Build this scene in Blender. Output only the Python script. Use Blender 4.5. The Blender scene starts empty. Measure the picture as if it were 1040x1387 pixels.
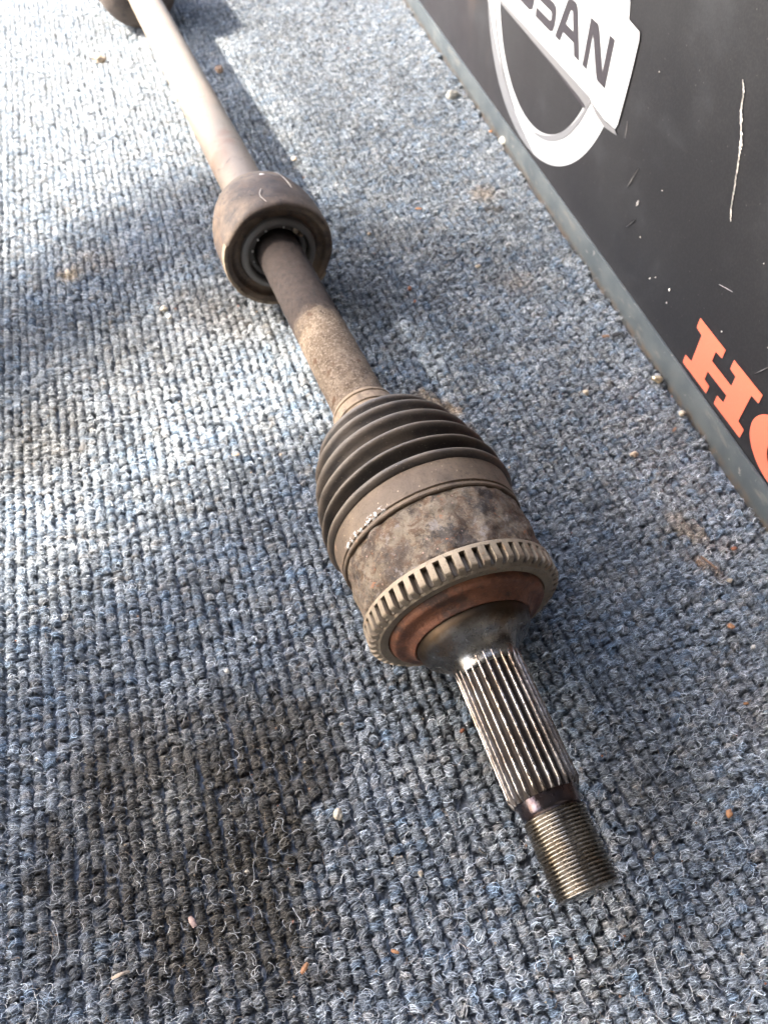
import bpy, bmesh, math, random
from mathutils import Vector, Matrix, noise as mnoise
R = math.radians
PI = math.pi
random.seed(7)
scene = bpy.context.scene
COL = scene.collection

# ------------------------------------------------------------------ camera
cam_d = bpy.data.cameras.new("camera")
cam = bpy.data.objects.new("camera", cam_d); COL.objects.link(cam)
cam.location = (0, 0, 0.364)
cam.rotation_euler = (R(90 - 51), 0, 0)
cam_d.sensor_fit = 'VERTICAL'; cam_d.sensor_height = 24.0
cam_d.lens = 24.0 * 1040 / 1387
cam_d.clip_start = 0.01; cam_d.clip_end = 200
cam_d.dof.use_dof = True; cam_d.dof.focus_distance = 0.335; cam_d.dof.aperture_fstop = 10.5
scene.camera = cam

# ------------------------------------------------------------------ light
SUN_EL = R(42); SUN_AZ = math.atan2(-0.995, 0.10)
to_sun = Vector((math.sin(SUN_AZ) * math.cos(SUN_EL), math.cos(SUN_AZ) * math.cos(SUN_EL), math.sin(SUN_EL)))
world = bpy.data.worlds.new("World"); scene.world = world; world.use_nodes = True
wn = world.node_tree.nodes; wl = world.node_tree.links; wn.clear()
sky = wn.new('ShaderNodeTexSky'); sky.sky_type = 'NISHITA'; sky.sun_disc = False
sky.sun_elevation = SUN_EL; sky.sun_rotation = SUN_AZ % (2 * PI)
sky.air_density = 1.0; sky.dust_density = 3.0; sky.ozone_density = 1.0
bg = wn.new('ShaderNodeBackground'); bg.inputs[1].default_value = 0.15
wo = wn.new('ShaderNodeOutputWorld')
wl.new(sky.outputs[0], bg.inputs[0]); wl.new(bg.outputs[0], wo.inputs[0])
sun_d = bpy.data.lights.new("sun", 'SUN'); sun_d.energy = 3.6; sun_d.angle = R(1.2); sun_d.color = (1.0, 0.935, 0.84)
sun = bpy.data.objects.new("sun", sun_d); COL.objects.link(sun)
sun.rotation_euler = to_sun.to_track_quat('Z', 'Y').to_euler(); sun.location = to_sun * 8
scene.view_settings.view_transform = 'Standard'; scene.view_settings.look = 'None'
scene.view_settings.exposure = 3.3; scene.view_settings.gamma = 1.0

# ------------------------------------------------------------------ helpers
def tag(o, label=None, cat=None, group=None, kind=None):
    if label: o['label'] = label
    if cat: o['category'] = cat
    if group: o['group'] = group
    if kind: o['kind'] = kind
    return o

def empty(name, loc=(0, 0, 0), rz=0.0):
    o = bpy.data.objects.new(name, None); COL.objects.link(o)
    o.location = loc; o.rotation_euler = (0, 0, rz); o.empty_display_size = 0.03
    return o

def link_mesh(name, me, mat, parent=None):
    o = bpy.data.objects.new(name, me); COL.objects.link(o)
    if mat is not None:
        for m in (mat if isinstance(mat, (list, tuple)) else [mat]): me.materials.append(m)
    if parent is not None: o.parent = parent
    return o

def mesh_of(name, verts, faces, smooth=True, sharp=None, matidx=None):
    me = bpy.data.meshes.new(name); me.from_pydata(verts, [], faces); me.update()
    if smooth:
        me.polygons.foreach_set('use_smooth', [True] * len(me.polygons))
        if sharp: me.set_sharp_from_angle(angle=R(sharp))
    if matidx: me.polygons.foreach_set('material_index', matidx)
    return me

class NT:
    """small helper around a material node tree"""
    def __init__(s, name):
        s.m = bpy.data.materials.new(name); s.m.use_nodes = True
        s.n = s.m.node_tree.nodes; s.l = s.m.node_tree.links; s.n.clear()
        s.out = s.n.new('ShaderNodeOutputMaterial'); s.p = s.n.new('ShaderNodeBsdfPrincipled')
        s.l.new(s.p.outputs[0], s.out.inputs[0])
        s.co = s.n.new('ShaderNodeTexCoord').outputs['Object']
    def put(s, sock, v):
        if isinstance(v, bpy.types.NodeSocket): s.l.new(v, sock)
        elif v is not None: sock.default_value = v
    def noise(s, scale, detail=4, rough=0.55, vec=None, dist=0.0):
        n = s.n.new('ShaderNodeTexNoise'); n.inputs['Scale'].default_value = scale
        n.inputs['Detail'].default_value = detail; n.inputs['Roughness'].default_value = rough
        n.inputs['Distortion'].default_value = dist
        s.l.new(vec or s.co, n.inputs['Vector']); return n.outputs[0]
    def voro(s, scale, vec=None, feature='F1'):
        n = s.n.new('ShaderNodeTexVoronoi'); n.feature = feature; n.inputs['Scale'].default_value = scale
        s.l.new(vec or s.co, n.inputs['Vector']); return n.outputs['Distance']
    def uv(s, sx=1, sy=1, ox=0, oy=0):
        u = s.n.new('ShaderNodeUVMap'); m = s.n.new('ShaderNodeMapping')
        m.inputs['Scale'].default_value = (sx, sy, 1); m.inputs['Location'].default_value = (ox, oy, 0)
        s.l.new(u.outputs[0], m.inputs[0]); return m.outputs[0]
    def mapv(s, sc, loc=(0, 0, 0), rot=(0, 0, 0)):
        m = s.n.new('ShaderNodeMapping'); m.inputs['Scale'].default_value = sc
        m.inputs['Location'].default_value = loc; m.inputs['Rotation'].default_value = rot
        s.l.new(s.co, m.inputs[0]); return m.outputs[0]
    def rng(s, v, a, b, c=0.0, d=1.0, smooth=True):
        n = s.n.new('ShaderNodeMapRange'); n.interpolation_type = 'SMOOTHSTEP' if smooth else 'LINEAR'
        s.put(n.inputs[0], v)
        for i, x in enumerate((a, b, c, d)): n.inputs[i + 1].default_value = x
        return n.outputs[0]
    def math(s, op, a, b=None, c=None):
        n = s.n.new('ShaderNodeMath'); n.operation = op
        s.put(n.inputs[0], a); s.put(n.inputs[1], b)
        if c is not None: s.put(n.inputs[2], c)
        return n.outputs[0]
    def mix(s, f, a, b, mode='MIX'):
        n = s.n.new('ShaderNodeMix'); n.data_type = 'RGBA'; n.blend_type = mode
        s.put(n.inputs[0], f)
        for sock, v in ((n.inputs[6], a), (n.inputs[7], b)):
            s.put(sock, (*v, 1) if isinstance(v, tuple) and len(v) == 3 else v)
        return n.outputs[2]
    def bump(s, h, strength=0.5, dist=0.001, prev=None):
        n = s.n.new('ShaderNodeBump'); n.inputs['Strength'].default_value = strength
        n.inputs['Distance'].default_value = dist; s.l.new(h, n.inputs['Height'])
        if prev is not None: s.l.new(prev, n.inputs['Normal'])
        return n.outputs[0]
    def sep(s, v):
        n = s.n.new('ShaderNodeSeparateXYZ'); s.l.new(v, n.inputs[0]); return n.outputs
    def done(s, color=None, rough=0.6, metal=0.0, normal=None, spec=0.5, **kw):
        p = s.p.inputs
        s.put(p['Base Color'], (*color, 1) if isinstance(color, tuple) and len(color) == 3 else color)
        s.put(p['Roughness'], rough); s.put(p['Metallic'], metal); s.put(p['Specular IOR Level'], spec)
        if normal is not None: s.l.new(normal, p['Normal'])
        for k, v in kw.items(): s.put(p[k.replace('_', ' ')], v)
        return s.m

# ------------------------------------------------------------------ unseen blockers added to shape the sun bands and sky fill
HC = 2.6
SH = Vector((to_sun.x / to_sun.z * HC, to_sun.y / to_sun.z * HC))
def prism(name, poly, z0, z1, mat, parent=None):
    n = len(poly); v = [(x, y, z0) for x, y in poly] + [(x, y, z1) for x, y in poly]
    f = [tuple(reversed(range(n))), tuple(range(n, 2*n))] + [(i, (i+1) % n, n + (i+1) % n, n + i) for i in range(n)]
    bm = bmesh.new(); vs = [bm.verts.new(q) for q in v]
    for q in f: bm.faces.new([vs[i] for i in q])
    bmesh.ops.recalc_face_normals(bm, faces=bm.faces); me = bpy.data.meshes.new(name); bm.to_mesh(me); bm.free()
    return link_mesh(name, me, mat, parent)
def mat_simple(name, c, rough=0.8, sc=3.0):
    t = NT(name); f = t.noise(sc, 5, 0.6); return t.done(t.mix(t.rng(f, 0.3, 0.7), c, tuple(x * 0.75 for x in c)), rough, 0, None, 0.3)
def build_light_blockers():
    M_SUNBLOCK = mat_simple("grey_blocker_sheet", (0.20, 0.19, 0.18)); M_SKYBLOCK = mat_simple("sky_blocker_render", (0.22, 0.20, 0.18)); M_WOOD = mat_simple("blocker_timber", (0.22, 0.15, 0.09), 0.7, 8)
    g = lambda L: [(x + SH.x, y + SH.y) for x, y in L]
    sun_blocker_sheet = tag(prism("sun_blocker_sheet", g([(-1.6, -1.20), (-0.060, 0.378), (0.000, 0.380), (0.060, 0.374), (0.105, 0.425), (4.3, 0.46), (4.3, -3.2), (-1.6, -3.2)]), HC, HC + 0.03, M_SUNBLOCK), kind='structure')  # added sheet, its edge cut to the wanted shade line
    # added slats, their widths set to dim the sun over the right carpet
    y = 0.425; k = 0
    while y < 1.5:
        x0 = -0.105 - 0.39 * (y - 0.80); w = 0.0155 - 0.0062 * min(1, (y - 0.45) / 0.6)
        prism("sun_dimming_slat", g([(x0, y - w / 2), (0.75, y - w / 2), (0.75, y + w / 2), (x0, y + w / 2)]), HC - 0.004, HC + 0.004, M_WOOD, sun_blocker_sheet)
        y += 0.017
    prism("shade_band_blocker", g([(-0.155, 0.735), (-0.085, 0.640), (-0.122, 0.600), (-0.52, 0.05), (-0.585, 0.10), (-0.205, 0.655)]), HC - 0.03, HC + 0.03, M_WOOD, sun_blocker_sheet)  # added, shaped to cast the shade band left of the damper
    prism("damper_shade_blocker", g([(-0.105, 0.640), (-0.085, 0.510), (0.022, 0.455), (0.034, 0.372), (0.120, 0.378), (0.125, 0.600)]), HC - 0.02, HC + 0.02, M_WOOD, sun_blocker_sheet)  # added, shaped to keep sun off the damper and nearby shaft
    tag(prism("added_sky_blocker", [(0.9, -3.0), (1.0, -3.0), (1.0, 3.2), (0.9, 3.2)], -0.1, HC - 0.002, M_SKYBLOCK), kind='structure')  # unseen, added to cut sky light from the right
    tag(prism("added_sky_blocker", [(-3.0, -2.2), (0.895, -2.2), (0.895, -2.3), (-3.0, -2.3)], -0.1, HC - 0.002, M_SKYBLOCK), kind='structure')  # unseen, added to cut sky light from behind the camera

# ------------------------------------------------------------------ materials of the axle
def mat_dusty(name, base, dust, dark, rust=None, amt=(0.35, 0.65), rough=0.85, grain=0.5, bumpd=0.0006, big=28, specks=True):
    t = NT(name)
    n1 = t.noise(big, 6, 0.65); n2 = t.noise(big * 5, 5, 0.7); n3 = t.noise(900, 4, 0.75)
    c = t.mix(t.rng(n1, *amt), base, dust)
    c = t.mix(t.rng(n2, 0.48, 0.66, 0, 0.65), c, dark)
    if rust:
        n4 = t.noise(big * 1.7, 6, 0.7, t.mapv((1, 1, 1), (3, 5, 1)))
        c = t.mix(t.rng(n4, 0.56, 0.68, 0, 0.85), c, rust)
    c = t.mix(t.rng(n3, 0.55, 0.8, 0, grain), c, dust)
    if specks:
        v = t.voro(330); c = t.mix(t.rng(v, 0.10, 0.16, 0.7, 0), c, tuple(min(1, x * 1.35) for x in dust))
    b = t.bump(n2, 0.5, bumpd * 2); b = t.bump(n3, 0.7, bumpd, b)
    return t.done(c, rough, 0, b, 0.3)

def mat_tube():
    t = NT("dusty_beige_tube")
    n1 = t.noise(16, 5, 0.6); n2 = t.noise(120, 5, 0.7); n3 = t.noise(800, 4, 0.75)
    c = t.mix(t.rng(n1, 0.38, 0.62), (0.1672, 0.1284, 0.0948), (0.1423, 0.1169, 0.0907))
    n4 = t.noise(22, 4, 0.6, t.mapv((1, 1, 1), (2, 1, 4)))
    c = t.mix(t.rng(n4, 0.54, 0.7, 0, 0.7), c, (0.1281, 0.0728, 0.0444))
    c = t.mix(t.rng(n2, 0.55, 0.75, 0, 0.4), c, (0.0854, 0.0728, 0.0605))
    c = t.mix(t.rng(t.voro(300), 0.09, 0.14, 0.6, 0), c, (0.0569, 0.0460, 0.0363))
    # curved hairline scratches round the tube
    w = t.n.new('ShaderNodeTexWave'); w.wave_type = 'BANDS'; w.bands_direction = 'Y'
    w.inputs['Scale'].default_value = 9; w.inputs['Distortion'].default_value = 5; w.inputs['Detail'].default_value = 3
    w.inputs['Detail Scale'].default_value = 1.2
    t.l.new(t.uv(0.9, 1.7), w.inputs['Vector'])
    m = t.math('MULTIPLY', t.rng(w.outputs[1], 0.985, 1.0), t.rng(t.noise(45, 3), 0.5, 0.62))
    c = t.mix(t.math('MULTIPLY', m, 0.8), c, (0.0355, 0.0269, 0.0222))
    return t.done(c, 0.6, 0, t.bump(n3, 0.5, 0.0005, t.bump(n2, 0.25, 0.0008)), 0.35)

def mat_midshaft():
    # cast shadow painted plum-grey near the damper, sandy crust nearer the boot
    t = NT("sandy_shaft")
    y = t.sep(t.uv(1, 1))[1]
    n1 = t.noise(55, 5, 0.65); n2 = t.noise(210, 6, 0.75); n3 = t.noise(750, 4, 0.8); v = t.voro(700)
    e = t.math('ADD', y, t.math('MULTIPLY', n1, 0.035))
    m = t.rng(e, 0.235, 0.257, 1, 0)
    grey = t.mix(t.rng(n2, 0.4, 0.65), (0.028, 0.020, 0.017), (0.017, 0.013, 0.012))
    grey = t.mix(t.rng(n3, 0.52, 0.68, 0, 0.6), grey, (0.055, 0.040, 0.031))
    sand = t.mix(t.rng(n1, 0.4, 0.62), (0.1544, 0.1138, 0.0792), (0.0978, 0.0691, 0.0459))
    sand = t.mix(t.rng(n2, 0.5, 0.62, 0, 0.8), sand, (0.0618, 0.0401, 0.0255))
    sand = t.mix(t.rng(n3, 0.50, 0.62, 0, 0.9), sand, (0.2574, 0.2063, 0.1595))
    sand = t.mix(t.rng(t.noise(75, 4), 0.60, 0.66, 0, 0.8), sand, (0.0773, 0.0401, 0.0204))
    c = t.mix(m, grey, sand)
    c = t.mix(t.rng(v, 0.10, 0.2, 0.5, 0), c, (0.03, 0.02, 0.014))
    b = t.bump(n2, 0.5, 0.0012); b = t.bump(n3, 0.9, 0.0010, b)
    return t.done(c, 0.9, 0, b, 0.2)

def mat_bell():
    t = NT("mottled_rusty_steel")
    n1 = t.noise(34, 7, 0.75); n2 = t.noise(120, 7, 0.8, None, 0.8); n3 = t.noise(620, 4, 0.8); n5 = t.noise(260, 5, 0.75)
    c = t.mix(t.rng(n1, 0.42, 0.56), (0.0598, 0.0364, 0.0221), (0.190, 0.145, 0.098))
    c = t.mix(t.rng(n2, 0.48, 0.60, 0, 0.85), c, (0.1014, 0.0520, 0.0247))
    c = t.mix(t.rng(t.noise(60, 6, 0.75, t.mapv((1, 1, 1), (1, 7, 3))), 0.54, 0.62, 0, 0.85), c, (0.0286, 0.0208, 0.0169))
    c = t.mix(t.rng(t.noise(75, 6, 0.75, t.mapv((1, 1, 1), (6, 2, 9))), 0.57, 0.64, 0, 0.8), c, (0.2145, 0.1820, 0.1625))
    c = t.mix(t.rng(t.noise(130, 6, 0.8, t.mapv((1, 1, 1), (4, 8, 2))), 0.62, 0.66, 0, 0.95), c, (0.3120, 0.1105, 0.0390))
    c = t.mix(t.rng(n5, 0.56, 0.64, 0, 0.7), c, (0.0390, 0.0260, 0.0182))
    c = t.mix(t.rng(n3, 0.54, 0.68, 0, 0.7), c, (0.2730, 0.2145, 0.1495))
    c = t.mix(t.rng(t.voro(210), 0.06, 0.12, 0.8, 0), c, (0.3900, 0.2470, 0.1950))
    b = t.bump(n1, 0.6, 0.0025); b = t.bump(n2, 0.9, 0.0024, b); b = t.bump(n5, 0.7, 0.0014, b); b = t.bump(n3, 0.8, 0.0008, b)
    return t.done(c, t.rng(n2, 0.3, 0.7, 0.42, 0.8), 0.15, b, 0.5)

def mat_rustface():
    t = NT("red_rusty_face")
    n1 = t.noise(40, 6, 0.75); n2 = t.noise(170, 6, 0.75); n3 = t.noise(600, 4, 0.8)
    c = t.mix(t.rng(n1, 0.38, 0.58), (0.1025, 0.0331, 0.0150), (0.2096, 0.0773, 0.0347))
    c = t.mix(t.rng(n2, 0.50, 0.62, 0, 0.7), c, (0.0854, 0.0373, 0.0208))
    c = t.mix(t.rng(t.noise(55, 6, 0.7, t.mapv((1, 1, 1), (1, 2, 9))), 0.52, 0.62, 0, 0.85), c, (0.0544, 0.0276, 0.0173))
    c = t.mix(t.rng(n3, 0.54, 0.70, 0, 0.6), c, (0.3105, 0.1449, 0.0716))
    return t.done(c, 0.55, 0.15, t.bump(n3, 0.8, 0.0008, t.bump(n2, 0.6, 0.0012)), 0.5)

def mat_steel(name, base, dark, rough=(0.18, 0.4), warm=(0.30, 0.20, 0.10), k=0.6, scale=60, metal=0.95, oil=False, rim=False):
    t = NT(name)
    n1 = t.noise(scale, 6, 0.65); n3 = t.noise(1300, 3, 0.65)
    c = t.mix(t.rng(n1, 0.35, 0.65), base, dark)
    c = t.mix(t.rng(t.noise(scale * 1.3, 5, 0.6, t.mapv((1, 1, 1), (8, 3, 1))), 0.48, 0.66, 0, k), c, warm)
    if oil:
        a = t.n.new('ShaderNodeAttribute'); a.attribute_name = 'groove_mask'; c = t.mix(t.math('MULTIPLY', a.outputs['Fac'], 0.96), c, (0.007, 0.004, 0.0025))
    c = t.mix(t.rng(t.noise(360, 6, 0.8), 0.54, 0.64, 0, 0.6), c, (0.035, 0.024, 0.017))
    rg = t.rng(t.noise(240, 5, 0.75), 0.35, 0.65, rough[0], rough[1])
    if rim:
        y = t.math('ADD', t.sep(t.uv(1, 1))[1], t.math('MULTIPLY', t.noise(120, 5, 0.7), 0.006))
        m = t.rng(y, -0.0155, -0.0095); c = t.mix(t.math('MULTIPLY', m, 0.93), c, (0.040, 0.024, 0.012)); rg = t.math('ADD', rg, t.math('MULTIPLY', m, 0.22))
    if oil:
        metal = t.math('SUBTRACT', 0.95, t.math('MULTIPLY', a.outputs['Fac'], 0.75)); rg = t.math('ADD', rg, t.math('MULTIPLY', a.outputs['Fac'], 0.12))
    return t.done(c, rg, metal, t.bump(n3, 0.25, 0.0003), t.math('SUBTRACT', 0.5, t.math('MULTIPLY', a.outputs['Fac'], 0.44)) if oil else 0.5)

def mat_ring():
    t = NT("khaki_grey_cast_ring")
    n1 = t.noise(45, 6, 0.6); n3 = t.noise(1400, 3, 0.6)
    c = t.mix(t.rng(n1, 0.35, 0.65), (0.2896, 0.2281, 0.1575), (0.1976, 0.1538, 0.1067))
    c = t.mix(t.rng(t.noise(180, 4), 0.58, 0.7, 0, 0.7), c, (0.3097, 0.1889, 0.0978))
    c = t.mix(t.rng(n3, 0.6, 0.8, 0, 0.4), c, (0.4091, 0.3436, 0.2533))
    c = t.mix(t.rng(t.noise(420, 5, 0.8), 0.53, 0.64, 0, 0.6), c, (0.1085, 0.0798, 0.0513))
    # slot columns are coloured darker than the tooth crowns
    r = t.n.new('ShaderNodeAttribute'); r.attribute_name = 'groove_mask'
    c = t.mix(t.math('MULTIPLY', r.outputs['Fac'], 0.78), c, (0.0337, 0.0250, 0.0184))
    return t.done(c, 0.55, 0.35, t.bump(t.noise(500, 5, 0.8), 0.6, 0.0008), 0.5)

def mat_band():
    t = NT("worn_band_steel")
    n1 = t.noise(50, 6, 0.65); n3 = t.noise(1500, 3, 0.6)
    c = t.mix(t.rng(n1, 0.35, 0.65), (0.1500, 0.1078, 0.0712), (0.0996, 0.0715, 0.0494))
    c = t.mix(t.rng(t.noise(170, 4, 0.6, t.mapv((1, 1, 1), (3, 3, 3))), 0.62, 0.68, 0, 0.8), c, (0.2700, 0.1650, 0.1045))
    c = t.mix(t.rng(t.noise(380, 6, 0.8), 0.52, 0.64, 0, 0.55), c, (0.0540, 0.0363, 0.0238))
    # chipped bright metal close to the joint-side edge
    y = t.sep(t.uv(1, 1))[1]
    ed = t.rng(y, 0.0432, 0.0437, 0, 1); ed2 = t.rng(y, 0.0450, 0.0470, 1, 0)
    th = t.sep(t.uv(1, 1))[0]
    arc = t.math('MULTIPLY', t.rng(th, 0.33, 0.355, 0, 1), t.rng(th, 0.43, 0.45, 1, 0))
    ch = t.math('MULTIPLY', t.rng(t.noise(420, 3, 0.6), 0.53, 0.56), t.math('MULTIPLY', ed, ed2))
    c = t.mix(t.math('MULTIPLY', ch, arc), c, (0.62, 0.61, 0.59))
    c = t.mix(t.rng(t.voro(260), 0.08, 0.12, 0.75, 0), c, (0.3000, 0.2310, 0.1568))
    return t.done(c, 0.6, 0.3, t.bump(t.noise(420, 5, 0.8), 0.6, 0.0008), 0.4)

def mat_rubber(name, base=(0.0245, 0.0196, 0.0162), dust=(0.0816, 0.0617, 0.0450), lo=0.38, hi=0.7, ridge=True):
    t = NT(name)
    n1 = t.noise(40, 5, 0.6); n3 = t.noise(800, 4, 0.75)
    c = t.mix(t.rng(n1, lo, hi, 0.0, 0.75), base, dust)
    if ridge:
        a = t.n.new('ShaderNodeAttribute'); a.attribute_name = 'crest'
        m = t.math('MULTIPLY', a.outputs['Fac'], t.rng(t.noise(70, 5), 0.3, 0.65, 0.25, 0.95))
        c = t.mix(m, c, (0.1010, 0.0764, 0.0549))
    c = t.mix(t.rng(t.voro(420), 0.09, 0.14, 0.6, 0), c, (0.1795, 0.1480, 0.1098))
    c = t.mix(t.rng(n3, 0.54, 0.7, 0, 0.5), c, dust)
    return t.done(c, 0.52, 0, t.bump(n3, 0.45, 0.0005), 0.4)

M_TUBE = mat_tube(); M_MID = mat_midshaft(); M_BELL = mat_bell(); M_RUST = mat_rustface()
M_HUB = mat_steel("oily_hub_steel", (0.30, 0.29, 0.27), (0.13, 0.12, 0.11), (0.22, 0.36), (0.16, 0.095, 0.05), 0.7, 40, 0.95, False, True)
M_SPL = mat_steel("oiled_spline_steel", (0.27, 0.25, 0.235), (0.15, 0.125, 0.105), (0.18, 0.32), (0.17, 0.115, 0.065), 0.5, 70, 0.95, True)
M_THR = mat_steel("bronzed_thread_steel", (0.25, 0.225, 0.19), (0.13, 0.115, 0.098), (0.2, 0.34), (0.17, 0.13, 0.085), 0.6, 60)
M_NECK = mat_steel("black_oiled_steel", (0.12, 0.11, 0.12), (0.06, 0.05, 0.055), (0.12, 0.3), (0.14, 0.07, 0.05), 0.5, 60)
M_RING = mat_ring(); M_BAND = mat_band()
M_BOOT = mat_rubber("ribbed_black_rubber")
M_DAMP = mat_dusty("dusty_brown_rubber", (0.050, 0.035, 0.027), (0.120, 0.084, 0.056), (0.030, 0.023, 0.021), (0.085, 0.050, 0.030), (0.38, 0.62), 0.7, 0.35, 0.0004, 30)
M_DAMPIN = mat_rubber("grey_black_rubber", (0.072, 0.066, 0.061), (0.105, 0.088, 0.073), 0.4, 0.7, False)
M_LIP = mat_dusty("worn_sunlit_tan_rubber", (0.13, 0.095, 0.062), (0.17, 0.13, 0.09), (0.06, 0.045, 0.033), None, (0.35, 0.6), 0.8, 0.4, 0.0003, 40)
M_COLLAR = mat_dusty("sandy_collar_rubber", (0.2016, 0.1470, 0.0959), (0.2436, 0.1820, 0.1242), (0.0798, 0.0588, 0.0459), None, (0.3, 0.6), 0.8, 0.5, 0.0003, 40)
M_CUP = mat_dusty("inner_boot_rubber", (0.055, 0.042, 0.038), (0.084, 0.065, 0.052), (0.029, 0.025, 0.023), None, (0.35, 0.7), 0.75, 0.25, 0.0003, 20)

# ------------------------------------------------------------------ axle geometry
AXZ = 0.0471
O2 = Vector((0.03914, 0.19224, AXZ)); E2 = Vector((0.07964, 0.07299, 0.0383))
A_DIR = (O2 - E2).normalized()                    # from the threaded tip towards the far joint
FAR = Vector((-0.1925, 0.8004, 0.0475))
PIV = O2 + A_DIR * 0.042
B_DIR = (FAR - PIV).normalized()
_tab = []
def _build_axis():
    p = O2.copy(); step = 0.0025; t = 0.0
    while t < 1.1:
        k = min(1, max(0, (t - 0.015) / 0.055)); k = k * k * (3 - 2 * k)
        d = A_DIR.lerp(B_DIR, k).normalized()
        _tab.append((t, p.copy(), d)); p = p + d * step; t += step
_build_axis()
_corr = FAR - min(_tab, key=lambda r: (r[1] - FAR).length)[1]
def frame(t):
    """centre and axis direction; t grows away from the ring face, negative = towards the tip"""
    if t <= 0: return O2 + A_DIR * (t if t > -0.02 else -0.02 + (t + 0.02) * 0.978), A_DIR
    i = min(len(_tab) - 2, int(t / 0.0025)); f = (t - _tab[i][0]) / 0.0025
    return _tab[i][1].lerp(_tab[i + 1][1], f), _tab[i][2].lerp(_tab[i + 1][2], f)

AX = empty("drive_axle", (O2.x, O2.y, 0))
tag(AX, "worn rusty car drive axle lying across the blue-grey carpet, splined threaded end nearest", "drive axle")
ORG = Vector((O2.x, O2.y, 0))

def resample(prof, mx):
    out = [prof[0]]
    for (a, ra), (b, rb) in zip(prof, prof[1:]):
        L = math.hypot(b - a, rb - ra); n = max(1, int(math.ceil(L / mx)))
        for k in range(1, n + 1): out.append((a + (b - a) * k / n, ra + (rb - ra) * k / n))
    return out

def spline_prof(pts, n=6):
    """Catmull-Rom through profile points, for smooth rubber shapes"""
    out = []
    P = [pts[0]] + list(pts) + [pts[-1]]
    for i in range(1, len(P) - 2):
        for k in range(n):
            u = k / n; q = []
            for c in (0, 1):
                p0, p1, p2, p3 = P[i-1][c], P[i][c], P[i+1][c], P[i+2][c]
                q.append(0.5 * (2*p1 + (p2-p0)*u + (2*p0-5*p1+4*p2-p3)*u*u + (3*p1-p0-3*p2+p3)*u**3))
            out.append(tuple(q))
    out.append(tuple(pts[-1])); return out

def revolve(name, prof, segs, mat, parent=AX, rfun=None, sharp=35, cap0=False, cap1=False, attr=None, tfun=None):
    """surface of revolution round the (bent) axle line; prof = [(t, r)], rfun(t, theta, r) perturbs the radius"""
    verts = []; faces = []; uvs = []; att = []
    for (t, r) in prof:
        for j in range(segs):
            th = 2 * PI * j / segs
            tt = tfun(t, th, r) if tfun else t
            c, d = frame(tt)
            side = Vector((-d.y, d.x, 0)).normalized() * -1   # towards +X
            up = d.cross(side); up = up if up.z > 0 else -up
            rr = rfun(t, th, r) if rfun else r
            verts.append(c + (side * math.cos(th) + up * math.sin(th)) * rr - ORG)
            att.append(attr(t, th, r) if attr else 0.0)
    n = len(prof)
    for i in range(n - 1):
        for j in range(segs):
            k = (j + 1) % segs
            faces.append((i*segs + j, i*segs + k, (i+1)*segs + k, (i+1)*segs + j))
            uvs += [(j/segs, prof[i][0]), ((j+1)/segs, prof[i][0]), ((j+1)/segs, prof[i+1][0]), (j/segs, prof[i+1][0])]
    for flag, i in ((cap0, 0), (cap1, n - 1)):
        if flag:
            faces.append(tuple(range(i*segs, (i+1)*segs)) if i == 0 else tuple(reversed(range(i*segs, (i+1)*segs))))
            uvs += [(0.5, prof[i][0])] * segs
    me = bpy.data.meshes.new(name); me.from_pydata([tuple(v) for v in verts], [], faces)
    uvl = me.uv_layers.new(name='UVMap'); flat = [x for u in uvs for x in u]
    uvl.data.foreach_set('uv', flat)
    if attr:
        a = me.attributes.new('crest' if mat is M_BOOT else 'groove_mask', 'FLOAT', 'POINT'); a.data.foreach_set('value', att)
    bm = bmesh.new(); bm.from_mesh(me); bmesh.ops.recalc_face_normals(bm, faces=bm.faces); bm.to_mesh(me); bm.free()
    me.polygons.foreach_set('use_smooth', [True] * len(me.polygons)); me.set_sharp_from_angle(angle=R(sharp))
    return link_mesh(name, me, mat, parent)

def lump(amp, f, seed=0):
    def g(t, th, r):
        p = Vector((r * math.cos(th), r * math.sin(th), t)) * f + Vector((seed, 0, 0))
        return r + amp * mnoise.fractal(p, 1.0, 2.0, 4)
    return g

# threaded tip: a true helix
PITCH = 0.00155
def thread_r(t, th, r):
    if t < -0.1285 or t > -0.0975: return r
    u = ((t / PITCH) + th / (2 * PI)) % 1.0
    w = 1 - abs(2 * u - 1)
    return r - 0.00085 * (1 - min(1, max(0, (w - 0.12) / 0.55)))
th_prof = [(-0.1290, 0.0), (-0.1290, 0.0100), (-0.1292, 0.0118), (-0.1286, 0.0127)] + \
          [(-0.1284 + k * PITCH / 9, 0.01345) for k in range(int(0.0312 / (PITCH / 9)))] + [(-0.0970, 0.0126), (-0.0965, 0.0116)]
revolve("threaded_tip", th_prof[1:], 96, M_THR, rfun=thread_r, sharp=50, cap0=True)
revolve("neck", spline_prof([(-0.0972, 0.0113), (-0.0960, 0.0126), (-0.0945, 0.0131), (-0.0920, 0.0134), (-0.0900, 0.0138), (-0.0892, 0.0140)], 4), 64, M_NECK, cap1=True, cap0=True)
NS = 26
def spl_r(t, th, r):
    ph = (th * NS / (2 * PI)) % 1.0
    x = abs(ph - 0.5) * 2                      # 0 = crown, 1 = root
    k = min(1, max(0, (x - 0.20) / 0.34)); k = k * k * (3 - 2 * k)
    fade = 1 - min(1, max(0, (t + 0.029) / 0.006)) * 0.5
    lead = min(1, max(0, (-0.0868 - t) / 0.0028))
    wear = 0.00022 * mnoise.noise(Vector((th * 9, t * 500, 2.0))) + 0.00012 * mnoise.noise(Vector((th * 9, t * 1500, 5.0)))
    return r - 0.00165 * k * fade - lead * 0.0011 * (1 - k) + wear * (1 - k)
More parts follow.
